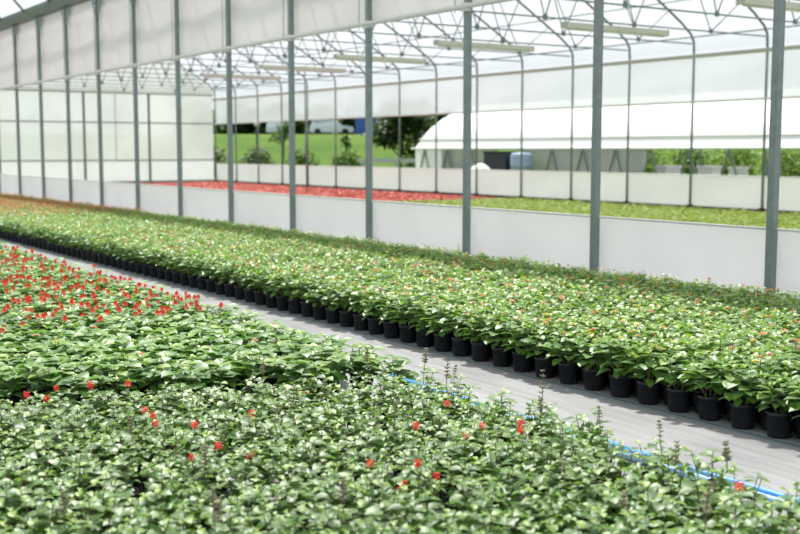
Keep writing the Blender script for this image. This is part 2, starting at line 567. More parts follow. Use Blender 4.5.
br_m = []
for nx in (22.3, 19.6, 16.8, 14.0, 11.3):
    for dx in (-1.15, 1.15):
        b = P(); b.tube([(nx - XF, 0, 4.62), (nx + dx - XF, 0, arch_z(nx + dx))], 0.016, 6); br_m.append(b.mesh('brace', [M['tube']], True))
nod = P(); nod.box((-0.06, -0.015, 4.57), (0.06, 0.015, 4.69)); nod = nod.mesh('node_plate', [M['tube']])
foot = P(); foot.box((-0.07, -0.07, 0), (0.07, 0.07, 0.10)); foot = foot.mesh('foot', [M['bark']])
for k in range(1, 20):
    y = Y0F - 0.22 + k * STEP
    n = k - 4
    lab = 'grey roof arch, its leg %s from the right along the far side wall' % ordinal(n) if n >= 1 else 'grey roof arch past the upper right corner, %s towards the viewer' % ordinal(1 - n)
    t = thing('roof_arch', lab, 'arch', (XF, y, 0), 0, 'roof arches of the far bay')
    link('side_leg', leg_m, t); link('foot', foot, t); link('bow', bow_m, t); link('tie_bar', tie_m, t)
    for b in br_m:
        link('brace', b, t)
    for nx in (22.3, 19.6, 16.8, 14.0, 11.3):
        link('node_plate', nod, t, (nx - XF, 0, 0))

for x, z, r, d in ((24.36, 4.80, 0.022, 'at the eave where the arches bend'), (23.1, 5.64, 0.018, 'lowest on the roof slope'), (21.4, 6.55, 0.018, 'second up the roof slope'),
                   (19.6, 7.28, 0.018, 'third up the roof slope'), (16.8, 7.90, 0.022, 'at the ridge'), (14.0, 7.42, 0.018, 'just past the ridge'), (11.3, 6.5, 0.018, 'above the white upper sheet')):
    q = P(); q.tube([(x, 2.0, z), (x, YE, z)], r, 6)
    tag(obj('roof_purlin', q, M['tube'], None, True), 'thin grey roof purlin along the far bay, %s' % d, 'purlin', 'far bay purlins')
q = P(); q.box((XF - 0.06, 2.0, 4.22), (XF + 0.03, YE, 4.32))
tag(obj('side_rail', q, M['purlin']), 'olive grey rail along the top of the far side wall', 'rail')
q = P(); q.tube([(XF - 0.02, 2.0, 3.0), (XF - 0.02, YE - 0.1, 3.0)], 0.035, 8)
tag(obj('roller_tube', q, M['pale_tube'], None, True), 'pale roller tube at the bottom of the far side wall film', 'tube')
q = P(); q.tube([(XF, 2.0, 0.94), (XF, YE, 0.94)], 0.018, 8)
tag(obj('top_wire', q, M['pale_tube'], None, True), 'pale tube along the top edge of the low white wall under the far opening', 'wire')
q = P(); q.box((XF - 0.06, 2.0, 0.0), (XF + 0.06, YE, 0.07))
struct('baseboard_right', q, M['bark'])

# bay over the path: roof ribs and purlins (upper left corner of the photo)
rib_m = P(); rib_m.tube([(x - XN, 0, z) for x, z in ARCH1], 0.035, 8); rib_m = rib_m.mesh('bow', [M['tube']], True)
for k in range(-3, 20):
    y = Y0F + k * STEP + 0.6
    n = k - 9
    lab = 'curved roof rib over the path bay, %s from the right in the upper left corner' % ordinal(n) if n >= 1 else 'curved roof rib over the path bay above the frame'
    tag(link('roof_rib', rib_m, None, (XN, y, 0)), lab, 'rib', 'roof ribs over the path')
for i, (x, z) in enumerate(((8.45, 6.0), (6.9, 6.82), (4.2, 7.76), (1.4, 8.0), (-1.4, 7.76), (-4.2, 6.8))):
    q = P(); q.tube([(x, -3.0, z), (x, YE, z)], 0.02, 6)
    tag(obj('roof_purlin', q, M['tube'], None, True), 'thin roof purlin over the path bay, %s up from the gutter' % ordinal(i + 1), 'purlin', 'path bay purlins')

# hanging batten lights in the far bay
lb = P(); lb.box((-1.68, -0.09, 0.0), (-0.01, 0.09, 0.13)); lb.box((0.01, -0.09, 0.0), (1.68, 0.09, 0.13)); lb = lb.mesh('housing', [M['lamp_body']])
lt = P(); lt.tube([(-1.6, 0, -0.02), (1.6, 0, -0.02)], 0.022, 8); lt = lt.mesh('lamp_tube', [M['white']], True)
lc = P(); lc.box((-1.70, -0.095, -0.01), (-1.66, 0.095, 0.14)); lc.box((1.66, -0.095, -0.01), (1.70, 0.095, 0.14)); lc = lc.mesh('end_cap', [M['purlin']])
lw = P(); lw.tube([(0, 0, 0.12), (0, 0, 0.16)], 0.008, 5); lw = lw.mesh('hanger', [M['tube']])
for i, y in enumerate((14.6, 19.65, 24.75, 30.1, 35.2, 40.3)):
    t = thing('batten_light', 'long pale batten light hung across the far bay, %s from the right' % ordinal(i + 1), 'ceiling light', (19.3, y, 4.46), 0, 'batten lights under the far roof')
    link('housing', lb, t); link('lamp_tube', lt, t); link('end_cap', lc, t)
    for x in (-1.2, 1.2):
        link('hanger', lw, t, (x, 0, 0))

# free standing thin tube near the far wall
q = P(); q.tube([(20.6, 37.4, 0), (20.55, 37.4, 4.6)], 0.028, 8)
tag(obj('drop_pipe', q, M['tube'], None, True), 'thin dark vertical pipe standing on the red flower bed in the far bay', 'pipe')

# ------------------------------------------------------------------ plants
POT_R, POT_H = 0.080, 0.152


def pot_part(r=POT_R, h=POT_H, n=24):
    q = P()
    q.lathe([(0.0, 0.0), (r * 0.76, 0.0), (r * 0.80, 0.004), (r * 0.93, h * 0.86), (r * 0.985, h * 0.865), (r, h * 0.99), (r * 0.97, h), (r * 0.92, h), (r * 0.90, h * 0.84)], n)
    return q


def soil_part(r=POT_R, h=POT_H):
    q = P()
    vs = [(0, 0, h * 0.88)] + [(r * 0.905 * math.cos(a), r * 0.905 * math.sin(a), h * 0.85 + random.uniform(-.004, .004)) for a in np.linspace(0, 2 * PI, 14, endpoint=False)]
    q.add(vs, [(0, 1 + i, 1 + (i + 1) % 14) for i in range(14)])
    return q


def plant_C(seed, dark=False):
    """bushy pot plant: opposite ovate leaves on a handful of stems; returns foliage and stem tips"""
    R = random.Random(seed)
    q = P()
    tips = []
    ns = R.randint(7, 9)
    for s in range(ns):
        a0 = 2 * PI * s / ns + R.uniform(-.4, .4)
        rad = R.uniform(0.06, 0.125) if s else 0.01
        hh = R.uniform(0.16, 0.245) - 0.5 * max(0, rad - 0.07)
        top = Vector((rad * math.cos(a0), rad * math.sin(a0), POT_H * 0.85 + hh))
        bot = Vector((0.02 * math.cos(a0), 0.02 * math.sin(a0), POT_H * 0.82))
        mid = bot.lerp(top, 0.5) + Vector((0.02 * math.cos(a0), 0.02 * math.sin(a0), 0.0))
        q.tube([bot, mid, top], [0.0035, 0.003, 0.002], 4, 1, False)
        tips.append(tuple(top))
        na = R.uniform(0, PI)
        for lv, (f, Ln) in enumerate(((0.42, 0.100), (0.66, 0.108), (0.88, 0.096), (1.0, 0.046))):
            bp = bot.lerp(mid, f * 2) if f < .5 else mid.lerp(top, f * 2 - 1)
            na += PI / 2 + R.uniform(-.3, .3)
            for sd in (0, PI):
                L_ = Ln * R.uniform(0.8, 1.2)
                tint = R.uniform(0.05, 0.62) + (0.34 if lv == 3 else 0.0) + (0.08 if lv == 2 else 0)
                q.leaf(bp, na + sd + R.uniform(-.25, .25), R.uniform(0.0, 0.45) if lv < 3 else R.uniform(0.4, 0.9), L_, L_ * R.uniform(0.60, 0.74), R.uniform(0.4, 0.95), R.uniform(0.08, 0.3), R.uniform(-.25, .25), 0, min(1, tint))
    for s in range(13):   # skirt of older leaves over the rim
        a0 = 2 * PI * s / 13 + R.uniform(-.3, .3)
        L_ = R.uniform(0.085, 0.11)
        q.leaf((0.055 * math.cos(a0), 0.055 * math.sin(a0), POT_H + R.uniform(0.01, 0.09)), a0, R.uniform(-.1, .35), L_, L_ * 0.62, R.uniform(0.7, 1.3), 0.2, R.uniform(-.3, .3), 0, R.uniform(0, .45))
    return q, tips


def plant_A(seed):
    """broader leaves in flat tiers"""
    R = random.Random(seed)
    q = P()
    tips = []
    ns = R.randint(5, 6)
    for s in range(ns):
        a0 = 2 * PI * s / ns + R.uniform(-.4, .4)
        rad = R.uniform(0.045, 0.11) if s else 0.01
        hh = R.uniform(0.13, 0.19)
        top = Vector((rad * math.cos(a0), rad * math.sin(a0), POT_H * 0.85 + hh))
        bot = Vector((0.015 * math.cos(a0), 0.015 * math.sin(a0), POT_H * 0.82))
        q.tube([bot, bot.lerp(top, .5), top], [0.004, 0.0035, 0.0025], 4, 1, False)
        tips.append(tuple(top))
        na = R.uniform(0, PI)
        for lv, (f, Ln) in enumerate(((0.45, 0.120), (0.75, 0.130), (1.0, 0.105))):
            bp = bot.lerp(top, f)
            na += PI / 2 + R.uniform(-.3, .3)
            for sd in (0, PI):
                L_ = Ln * R.uniform(0.8, 1.2)
                q.leaf(bp, na + sd + R.uniform(-.25, .25), R.uniform(0.05, 0.42), L_, L_ * R.uniform(0.68, 0.82), R.uniform(0.4, 0.95), R.uniform(0.08, 0.3), R.uniform(-.2, .2), 0, min(1, R.uniform(0.05, 0.6) + (0.2 if lv == 2 else 0)))
        q.leaf(top, R.uniform(0, 6), 0.8, 0.04, 0.025, 0.8, 0.3, 0, 0, R.uniform(.6, 1))
    for s in range(7):
        a0 = 2 * PI * s / 7 + R.uniform(-.3, .3)
        L_ = R.uniform(0.08, 0.11)
        q.leaf((0.05 * math.cos(a0), 0.05 * math.sin(a0), POT_H + R.uniform(0.02, 0.07)), a0, R.uniform(-.1, .3), L_, L_ * 0.72, R.uniform(0.7, 1.3), 0.2, R.uniform(-.3, .3), 0, R.uniform(0, .4))
    return q, tips


def plant_B(seed):
    """salvia: many small leaves on upright brownish stems"""
    R = random.Random(seed)
    q = P()
    tips = []
    ns = R.randint(7, 10)
    for s in range(ns):
        a0 = 2.4 * s + R.uniform(-.3, .3)
        rad = 0.031 * math.sqrt(s) + R.uniform(0.0, 0.02)
        hh = R.uniform(0.10, 0.23) - 0.3 * rad
        top = Vector((rad * math.cos(a0), rad * math.sin(a0), 0.10 + hh))
        bot = Vector((0.3 * rad * math.cos(a0), 0.3 * rad * math.sin(a0), 0.095))
        q.tube([bot, bot.lerp(top, .5), top], [0.0026, 0.0024, 0.0018], 4, 1, False)
        tips.append(tuple(top))
        na = R.uniform(0, PI)
        for lv, (f, Ln) in enumerate(((0.3, 0.062), (0.62, 0.068), (0.88, 0.058), (1.0, 0.034))):
            bp = bot.lerp(top, f)
            na += PI / 2 + R.uniform(-.3, .3)
            for sd in (0, PI):
                L_ = Ln * R.uniform(0.75, 1.25)
                q.leaf(bp, na + sd + R.uniform(-.3, .3), R.uniform(-.1, 0.5), L_, L_ * R.uniform(0.66, 0.85), R.uniform(0.4, 1.1), R.uniform(0.1, 0.35), R.uniform(-.3, .3), 0, min(1, R.uniform(0.05, 0.7) + (0.3 if lv == 3 else 0)))
    return q, tips


def umbel(seed):
    """flat-topped cluster of small four-petalled florets"""
    R = random.Random(seed)
    q = P()
    n = 13
    for i in range(n):
        r = 0.0165 * math.sqrt((i + .3) / n)
        a = 2.4 * i
        c = Vector((r * math.cos(a), r * math.sin(a), 0.022 - 22 * r * r + R.uniform(-.001, .001)))
        for k in range(5):
            q.leaf(c, a + k * 2 * PI / 5, 0.35 - 18 * r, 0.0075, 0.007, 0.5, 0.1, 0, 0, R.random(), 2)
    q.tube([(0, 0, -0.012), (0, 0, 0.018)], 0.0016, 4, 1, False)
    return q


def cone_head(seed):
    """upright egg-shaped head of overlapping petals"""
    R = random.Random(seed)
    q = P()
    q.tube([(0, 0, -0.03), (0, 0, 0.03)], 0.002, 4, 1, False)
    for lv in range(5):
        z = 0.006 + lv * 0.0065
        rr = (0.021, 0.026, 0.025, 0.019, 0.008)[lv]
        n = (9, 9, 8, 6, 4)[lv]
        for k in range(n):
            a = 2 * PI * k / n + lv * 0.5 + R.uniform(-.1, .1)
            q.leaf((rr * .35 * math.cos(a), rr * .35 * math.sin(a), z), a, 0.1 + lv * 0.22, 0.018, 0.014, -0.9, 0.25, 0, 0, R.random(), 2)
    return q


def salvia_head(seed):
    """a knot of tubular two-lipped florets"""
    R = random.Random(seed)
    q = P()
    for k in range(12):
        a = 2.4 * k
        z = 0.003 * k
        d = Vector((math.cos(a), math.sin(a), 0.25))
        b = Vector((0, 0, z))
        q.tube([b, b + d * 0.010, b + d * 0.019 + Vector((0, 0, -.003))], [0.0018, 0.003, 0.0042], 5, 0, True)
        q.leaf(b + d * 0.017, a, -0.6, 0.009, 0.008, 0.6, 0.1, 0, 0, .5, 2)
    q.tube([(0, 0, -0.02), (0, 0, 0.034)], 0.0016, 4, 1, False)
    return q


def spike(seed):
    """bare flower stalk with whorls of small calyxes"""
    R = random.Random(seed)
    q = P()
    H = R.uniform(0.10, 0.15)
    lean = (R.uniform(-.015, .015), R.uniform(-.015, .015))
    q.tube([(0, 0, -0.02), (lean[0] * .5, lean[1] * .5, H * .5), (lean[0], lean[1], H)], [0.0022, 0.002, 0.001], 5, 1, False)
    nw = R.randint(5, 7)
    for w in range(nw):
        f = 0.28 + 0.72 * w / (nw - 1)
        z = H * f
        sz = 0.019 * (1.15 - 0.6 * (w / nw)) * R.uniform(.8, 1.15)
        for k in range(6):
            a = 2 * PI * k / 6 + w
            if R.random() < .3:
                continue
            b = Vector((lean[0] * f, lean[1] * f, z + R.uniform(-.004, .004)))
            d = Vector((math.cos(a), math.sin(a), 0.55))
            q.tube([b, b + d * sz * .5, b + d * sz * .95], [0.0012, 0.0046, 0.002], 5, 0, False)
    return q


VAR_C = [plant_C(100 + i) for i in range(7)]
LOW = True
VAR_CL = [plant_C(100 + i) for i in range(7)]
LOW = False
VAR_A = [plant_A(200 + i) for i in range(6)]
VAR_B = [plant_B(300 + i) for i in range(7)]
ME_C = [a.mesh('foliage', [M['leafC'], M['stem']], True) for a, _ in VAR_C]
ME_CD = [a.mesh('foliage', [M['leafD'], M['stem']], True) for a, _ in VAR_C[:4]]
ME_A = [a.mesh('foliage', [M['leafA'], M['stem']], True) for a, _ in VAR_A]
ME_B = [a.mesh('foliage', [M['leafB'], M['brown_stem']], True) for a, _ in VAR_B]
POT = pot_part()
SOIL = soil_part()
ME_POT = POT.mesh('pot', [M['pot']], True)
ME_SOIL = SOIL.mesh('soil', [M['soil']])
ME_POTB = pot_part(0.062, 0.115).mesh('pot', [M['pot']], True)
ME_SOILB = soil_part(0.062, 0.115).mesh('soil', [M['soil']])
UMB = umbel(1)
ME_UMB = {c: UMB.mesh('flower_head', [M[c], M['stem']]) for c in ('orange', 'salmon', 'yellow', 'purple', 'red')}
CONE = [cone_head(i) for i in range(3)]
ME_CONE = [c.mesh('flower_head', [M['red'], M['stem']]) for c in CONE]
ME_SAL = [salvia_head(i).mesh('flower_head', [M['scarlet'], M['brown_stem']]) for i in range(2)]
ME_SPK = [spike(i).mesh('flower_spike', [M['calyx'], M['brown_stem']], True) for i in range(5)]
COLN = {'orange': 'orange', 'salmon': 'salmon pink', 'yellow': 'yellow', 'purple': 'dark purple', 'red': 'red'}


def rotz(v, a):
    return (v[0] * math.cos(a) - v[1] * math.sin(a), v[0] * math.sin(a) + v[1] * math.cos(a), v[2])


# ---- long bed behind the path
ROWS = 30
spots = []
for r in range(ROWS):
    x = 5.312 + r * 0.106
    k = 0
    y = 2.75 + (0.128 if r % 2 else 0.0)
    while y < 37.5:
        spots.append([x + random.uniform(-.003, .003), y + random.uniform(-.004, .004), r])
        y += 0.2555


def in_view(P_, m=25):
    a, b, d = project(P_)
    return -m < a < 800 + m and -m < b < 534 + m and d > 0


for s in spots:
    s.append(in_view((s[0], s[1], 0.3)))
    s.append(project((s[0], s[1], 0.3))[2])
    h = random.Random(int(s[0] * 1e4) * 7919 + int(s[1] * 1e4))
    s.append(h)
# how many of each row show largest: all by depth
vis = sorted([s for s in spots if s[3]], key=lambda s: s[4])
near = vis[:300]
nearset = set(id(s) for s in near)


def c_attrs(s):
    h = s[5]
    var = h.randrange(7)
    rz = h.uniform(0, 2 * PI)
    sc = h.uniform(0.92, 1.12)
    dark = False
    fl = []
    if not dark:
        nf = h.choices([0, 1, 2, 3], [0.56, 0.31, 0.10, 0.03])[0]
        pal = ['orange', 'salmon', 'yellow', 'purple', 'red']
        wt = [0.33, 0.12, 0.20, 0.20, 0.15]
        if s[1] > 22:
            # farther plants carry more orange-red heads
            nf = h.choices([2, 3, 4, 5], [0.3, 0.3, 0.25, 0.15])[0] if s[1] > 22 + 5 * (29 - s[2]) / 29 else nf + 1
            wt = [0.45, 0.2, 0.1, 0.03, 0.22]
        fl = h.choices(pal, wt, k=nf)
    elif h.random() < 0.12:
        fl = ['red']
    return var, rz, sc, dark, fl


def c_tips(var, h, n):
    ts = sorted(VAR_C[var % 7][1], key=lambda t: -t[2])[:5]
    h.shuffle(ts)
    return ts[:n]


rank = {}
for r in range(ROWS):
    for i, s in enumerate(sorted([s for s in near if s[2] == r], key=lambda s: s[1])):
        rank[id(s)] = i + 1
for s in near:
    var, rz, sc, dark, fl = c_attrs(s)
    if dark:
        var = var % 4
    cols = sorted(set(COLN[c] for c in fl))
    fdesc = 'no flowers' if not fl else ('one %s flower' % cols[0] if len(fl) == 1 else ('%s flowers' % cols[0] if len(cols) == 1 else ('mixed flowers')))
    lab = 'potted plant, %s row from the path, %s from the right, %s' % (ordinal(s[2] + 1), ordinal(rank[id(s)]), fdesc)
    if s[2] == 0:
        lab = 'potted plant in the front row by the path, %s from the right, %s' % (ordinal(rank[id(s)]), fdesc)
    grp = 'potted plants of the long bed behind the path'
    t = thing('potted_plant', lab, 'potted plant', (s[0], s[1], 0), 0, grp)
    link('soil', ME_SOIL, link('pot', ME_POT, t))
    fo = link('foliage', (ME_CD if dark else ME_C)[var], t, (0, 0, POT_H * .85 * (1 - sc)), rz, sc)
    for c, tp in zip(fl, c_tips(var, s[5], len(fl))):
        v = rotz(tp, rz)
        link('flower_head', ME_UMB[c], t, (v[0] * sc, v[1] * sc, v[2] * sc + POT_H * .85 * (1 - sc) + 0.008), 0, s[5].uniform(.9, 1.35))


# ---- everything beyond the nearest 300: one mass
class Mass:
    def __init__(self):
        self.V, self.LV, self.LS, self.LT, self.MI, self.T = [], [], [], [], [], []
        self.nv = self.nl = 0
        self.cache = {}

    def add(self, key, part, loc, rz=0.0, sc=1.0, shift=0):
        if key not in self.cache:
            self.cache[key] = (np.array(part.v, np.float32), np.array([i for f in part.f for i in f], np.int32), np.array([len(f) for f in part.f], np.int32), np.array(part.m, np.int32), np.array(part.t, np.float32))
        v, lv, lt, mi, t = self.cache[key]
        c, s = math.cos(rz), math.sin(rz)
        w = v * sc
        w = np.stack([w[:, 0] * c - w[:, 1] * s + loc[0], w[:, 0] * s + w[:, 1] * c + loc[1], w[:, 2] + loc[2]], 1)
        self.V.append(w)
        self.LV.append(lv + self.nv)
        self.LT.append(lt)
        self.MI.append(mi + shift)
        self.T.append(t)
        self.nv += len(v)

    def build(self, name, mats):
        V = np.concatenate(self.V); LV = np.concatenate(self.LV); LT = np.concatenate(self.LT); MI = np.concatenate(self.MI); T = np.concatenate(self.T)
        me = bpy.data.meshes.new(name)
        me.vertices.add(len(V)); me.vertices.foreach_set('co', V.ravel())
        me.loops.add(len(LV)); me.loops.foreach_set('vertex_index', LV)
        me.polygons.add(len(LT))
        LS = np.concatenate([[0], np.cumsum(LT)[:-1]]).astype(np.int32)
        me.polygons.foreach_set('loop_start', LS)
        me.polygons.foreach_set('loop_total', LT)
        for m in mats:
            me.materials.append(m)
        me.polygons.foreach_set('material_index', MI)
        me.polygons.foreach_set('use_smooth', np.ones(len(LT), bool))
        at = me.attributes.new('tint', 'FLOAT', 'POINT')
        at.data.foreach_set('value', T)
        me.update(calc_edges=True)
        me.validate()
        return link(name, me)


ms = Mass()
cidx = {'orange': 5, 'salmon': 6, 'yellow': 7, 'purple': 8, 'red': 9}
for s in spots:
    if id(s) in nearset:
        continue
    a, b, d = project((s[0], s[1], 0.3))
    if a > 800 + 420:
        continue
    var, rz, sc, dark, fl = c_attrs(s)
    if dark:
        var = var % 4
    if s[2] <= 2 or s[2] >= 29:
        ms.add('pot', POT, (s[0], s[1], 0), 0, 1, 2)
    far = b < 330 and d > 11
    ms.add(('f', var, far), (VAR_CL if far else VAR_C)[var][0], (s[0], s[1], POT_H * .85 * (1 - sc)), rz, sc, 0 if not dark else 3)
    for c, tp in zip(fl, c_tips(var, s[5], len(fl))):
        v = rotz(tp, rz)
        ms.add('u', P() if False else UMB, (s[0] + v[0] * sc, s[1] + v[1] * sc, v[2] * sc + 0.016), 0, 1.25 if s[1] < 22 else 1.6, cidx[c])
# material slots: 0 leaf 1 stem 2 pot 3 dark leaf 4 stem 5.. petals (their stems fall on the next slot)
tag(ms.build('potted_plants', [M['leafC'], M['stem'], M['pot'], M['leafD'], M['stem'], M['orange'], M['salmon'], M['yellow'], M['purple'], M['red'], M['stem']]),
    'dense mass of potted flowering plants in the farther part of the long bed behind the path', 'potted plants', None, 'stuff')

# ---- bed on the near side of the path: broad leaved plants, red flowering ones behind
bedA = []
j = 0
y = 5.91
while y < 17.5:
    x = 3.90 - (0.125 if j % 2 else 0.0)
    while x > -1.0:
        if in_view((x, y, 0.33), 40) and y > 5.90 + (3.90 - x) * 0.36:
            bedA.append((x + random.uniform(-.015, .015), y + random.uniform(-.015, .015), j, int(round((3.90 - x) / 0.25 - 0.01)) + 1))
        x -= 0.25
    y += 0.222
    j += 1
def column_rank(bed, sign):
    out = {}
    for kc in set(b_[3] for b_ in bed):
        for i, b_ in enumerate(sorted([b_ for b_ in bed if b_[3] == kc], key=lambda b_: sign * b_[1])):
            out[b_[:2]] = i + 1
    return out


BOUND = 8.35
rankA = column_rank(bedA, 1)
HA = random.Random(55)
for x, y, jr, kc in bedA:
    var = HA.randrange(6)
    rz = HA.uniform(0, 2 * PI)
    sc = HA.uniform(.92, 1.12)
    red = y > BOUND + HA.uniform(-.12, .12)
    edge = x > 3.67
    fl = []
    if red:
        nf = HA.choices([1, 2, 3], [0.35, 0.40, 0.25])[0]
        nm, cat = 'potted_red_flower', 'potted plant'
        lab = 'plant with %s red flower%s, %s row behind foreground bed, %s from path' % (('one', 'two', 'three')[nf - 1], '' if nf == 1 else 's', ordinal(rankA[(x, y)]), ordinal(kc))
    else:
        nf = HA.choices([0, 1], [0.84, 0.16])[0]
        nm = 'potted_plant'
        fl = [HA.choice(['orange', 'purple', 'purple', 'yellow', 'red'])] * nf
        lab = 'broad leaved potted plant, %s, %s row behind foreground bed, %s from path' % ('no flowers' if not nf else 'one %s flower' % COLN[fl[0]], ordinal(rankA[(x, y)]), ordinal(kc))
    t = thing(nm, lab, 'potted plant', (x, y, 0), 0, 'red flowering potted plants' if red else 'broad leaved potted plants')
    link('soil', ME_SOIL, link('pot', ME_POT, t))
    link('foliage', ME_A[var], t, (0, 0, POT_H * .85 * (1 - sc)), rz, sc)
    ts = sorted(VAR_A[var][1], key=lambda q_: -q_[2])[:4]
    HA.shuffle(ts)
    for i in range(nf):
        v = rotz(ts[i], rz)
        me = HA.choice(ME_CONE) if red else ME_UMB[fl[0]]
        link('flower_head', me, t, (v[0] * sc, v[1] * sc, v[2] * sc + POT_H * .85 * (1 - sc) + (0.022 if red else 0.015)), HA.uniform(0, 6), HA.uniform(.78, 1.15) if red else 1.1)

# ---- foreground bed of salvia
bedB = []
j = 0
y = 1.85
while y < 7.4:
    x = 3.90 - (0.108 if j % 2 else 0.0)
    while x > -0.2:
        a, b, d = project((x, y, 0.22))
        if in_view((x, y, 0.25), 45) and not (x > 3.85 and y < 3.75) and y < 5.63 + (3.9 - x) * 0.36:
            bedB.append((x + random.uniform(-.018, .018), y + random.uniform(-.03, .03), j, int(round((3.90 - x) / 0.216 - 0.01)) + 1))
        x -= 0.216
    y += 0.19
    j += 1
HB = random.Random(77)
# places in the photo where a red flower stands (pixels), matched to the nearest plant
redpx = [(18, 411), (43, 411), (145, 414), (155, 427), (152, 434), (161, 437), (208, 451), (220, 450), (246, 452), (300, 384), (75, 385), (104, 387), (111, 382), (137, 383), (244, 411), (256, 412),
         (357, 472), (392, 479), (402, 478), (427, 468), (423, 436), (488, 425), (497, 425), (520, 426), (518, 435), (735, 503), (441, 408)]
reds = {}
for px, py in redpx:
    best = min(range(len(bedB)), key=lambda i: math.hypot(project((bedB[i][0], bedB[i][1], 0.30))[0] - px, 1.6 * (project((bedB[i][0], bedB[i][1], 0.30))[1] - py)))
    reds[best] = reds.get(best, 0) + 1
rankB = column_rank(bedB, -1)
for i, (x, y, jr, kc) in enumerate(bedB):
    var = HB.randrange(7)
    rz = HB.uniform(0, 2 * PI)
    sc = HB.uniform(.9, 1.15)
    edge = x > 3.72 or (y < 3.75 and x > 3.6)
    nf = min(3, reds.get(i, 0))
    nsp = (2 if HB.random() < .35 else 1) if edge and HB.random() < .5 else (1 if HB.random() < 0.05 else 0)
    lab = 'salvia, %s%s, foreground bed %s row from back, %s from path' % (('%s red flower%s' % (('one', 'two', 'three')[nf - 1], '' if nf == 1 else 's')) if nf else 'no flowers', ', seed spike' if nsp else '', ordinal(rankB[(x, y)]), ordinal(kc))
    t = thing('potted_salvia', lab, 'potted plant', (x, y, 0), 0, 'salvias in the foreground bed')
    link('soil', ME_SOIL, link('pot', ME_POT, t, (0, 0, 0), 0, 0.9))
    link('foliage', ME_B[var], t, (0, 0, .1 * (1 - sc)), rz, sc)
    ts = sorted(VAR_B[var][1], key=lambda q_: -q_[2])[:6]
    HB.shuffle(ts)
    for k in range(nf):
        v = rotz(ts[k], rz)
        link('flower_head', ME_SAL[k % 2], t, (v[0] * sc, v[1] * sc, v[2] * sc + .1 * (1 - sc) + 0.02), HB.uniform(0, 6), HB.uniform(.75, 1.0))
    for k in range(nsp):
        v = rotz(ts[5 - k], rz)
        link('flower_spike', HB.choice(ME_SPK), t, (v[0] * sc, v[1] * sc, v[2] * sc + .1 * (1 - sc)), HB.uniform(0, 6), HB.uniform(.85, 1.15))

# blue pipes lying along the path edge
for x, r, m, lab in ((4.315, 0.022, 'hose', 'bright blue pipe lying along the path edge of the foreground bed'), (4.245, 0.020, 'hose2', 'pale blue pipe beside the bright blue pipe at the foreground bed')):
    q = P()
    q.tube([(x + 0.012 * math.sin(k * 1.7 + x * 9), 1.2 + k * 0.45, r) for k in range(13)], r, 10)
    tag(obj('irrigation_pipe', q, M[m], None, True), lab, 'pipe')

# ---- crop strips on the floor of the far bay
def crop(name, x0, x1, y0, y1, mat, h, lab, dens=0.2):
    mm = Mass()
    var = []
    R = random.Random(len(name) * 31)
    for v in range(4):
        q = P()
        for k in range(12):
            a = 2.4 * k
            q.leaf((0.02 * math.cos(a), 0.02 * math.sin(a), 0.01 + h * 0.05 * k), a, R.uniform(.0, .6), R.uniform(.09, .14), R.uniform(.06, .09), R.uniform(.4, 1.2), .2, 0, 0, R.random(), 2)
        var.append(q)
    y = y0
    while y < y1:
        x = x0
        while x < x1:
            i = R.randrange(4)
            mm.add(i, var[i], (x + R.uniform(-.05, .05), y + R.uniform(-.05, .05), 0), R.uniform(0, 6), R.uniform(.8, 1.25))
            x += dens
        y += dens
    tag(mm.build(name, [mat]), lab, 'crop', None, 'stuff')


crop('seedling_crop', 14.0, 23.9, 9.0, 28.8, M['crop_green'], 0.06, 'strip of yellow green seedlings on the floor of the far bay')
crop('red_flower_crop', 17.8, 23.4, 29.25, 52.0, M['crop_red'], 0.06, 'strip of red flowers on the floor of the far bay')

# ------------------------------------------------------------------ outside
def terrain(x, y):
    u = x * math.sin(math.radians(28.5)) + y * math.cos(math.radians(28.5))
    t = min(1, max(0, (u - 68) / 36))
    return -0.05 + 3.15 * (t * t * (3 - 2 * t))


q = P()
q.grid(lambda u, v: (XF + 0.15 + 130 * u, -10 + 170 * v, terrain(XF + 130 * u, -10 + 170 * v)), 52, 60)
struct('lawn', q, M['lawn'], smooth=True)
q = P()
q.grid(lambda u, v: (-60 + (XF + 60.15) * u, YE + 0.15 + 105 * v, terrain(-60 + (XF + 60.15) * u, YE + 0.15 + 105 * v)), 40, 40)
struct('lawn.001', q, M['lawn'], smooth=True)


def tree(name, label, cat, x, y, h, w, mat, trunk=0.3, n=1400, seed=1, ls=0.28, group=None):
    R = random.Random(seed)
    z0 = terrain(x, y)
    t = thing(name, label, cat, (x, y, z0), 0, group)
    if trunk > 0:
        q = P()
        q.tube([(0, 0, -0.1), (0.03 * h, 0, h * trunk), (0, 0.02 * h, h * .75)], [h * .03, h * .022, h * .008], 7, 0, True)
        for k in range(4):
            a = k * 1.6
            q.tube([(0.02 * h, 0, h * (trunk + .08 * k)), (w * .3 * math.cos(a), w * .3 * math.sin(a), h * (trunk + .2 + .08 * k))], [h * .012, h * .004], 5)
        obj('trunk', q, M['bark'], t, True)
    q = P()
    zb = h * trunk
    blobs = [(R.uniform(-.3, .3) * w, R.uniform(-.3, .3) * w, zb + (h - zb) * R.uniform(.2, .8), R.uniform(.5, 1)) for _ in range(9)]
    for k in range(n):
        bx, by, bz, br = R.choice(blobs)
        d = Vector((R.gauss(0, 1), R.gauss(0, 1), R.gauss(0, 1))).normalized() * (R.random() ** .4)
        c = (d.x * w * .5, d.y * w * .42, abs(d.z) * h) if trunk < .1 else (bx + d.x * w * .28 * br, by + d.y * w * .28 * br, max(.05, bz + d.z * (h - zb) * .24 * br))
        q.leaf(c, R.uniform(0, 6.28), R.uniform(-.6, .8), ls * R.uniform(.7, 1.3), ls * .6, .8, .2, R.uniform(-.6, .6), 0, R.random(), 2)
    obj('foliage', q, M[mat], t)
    return t


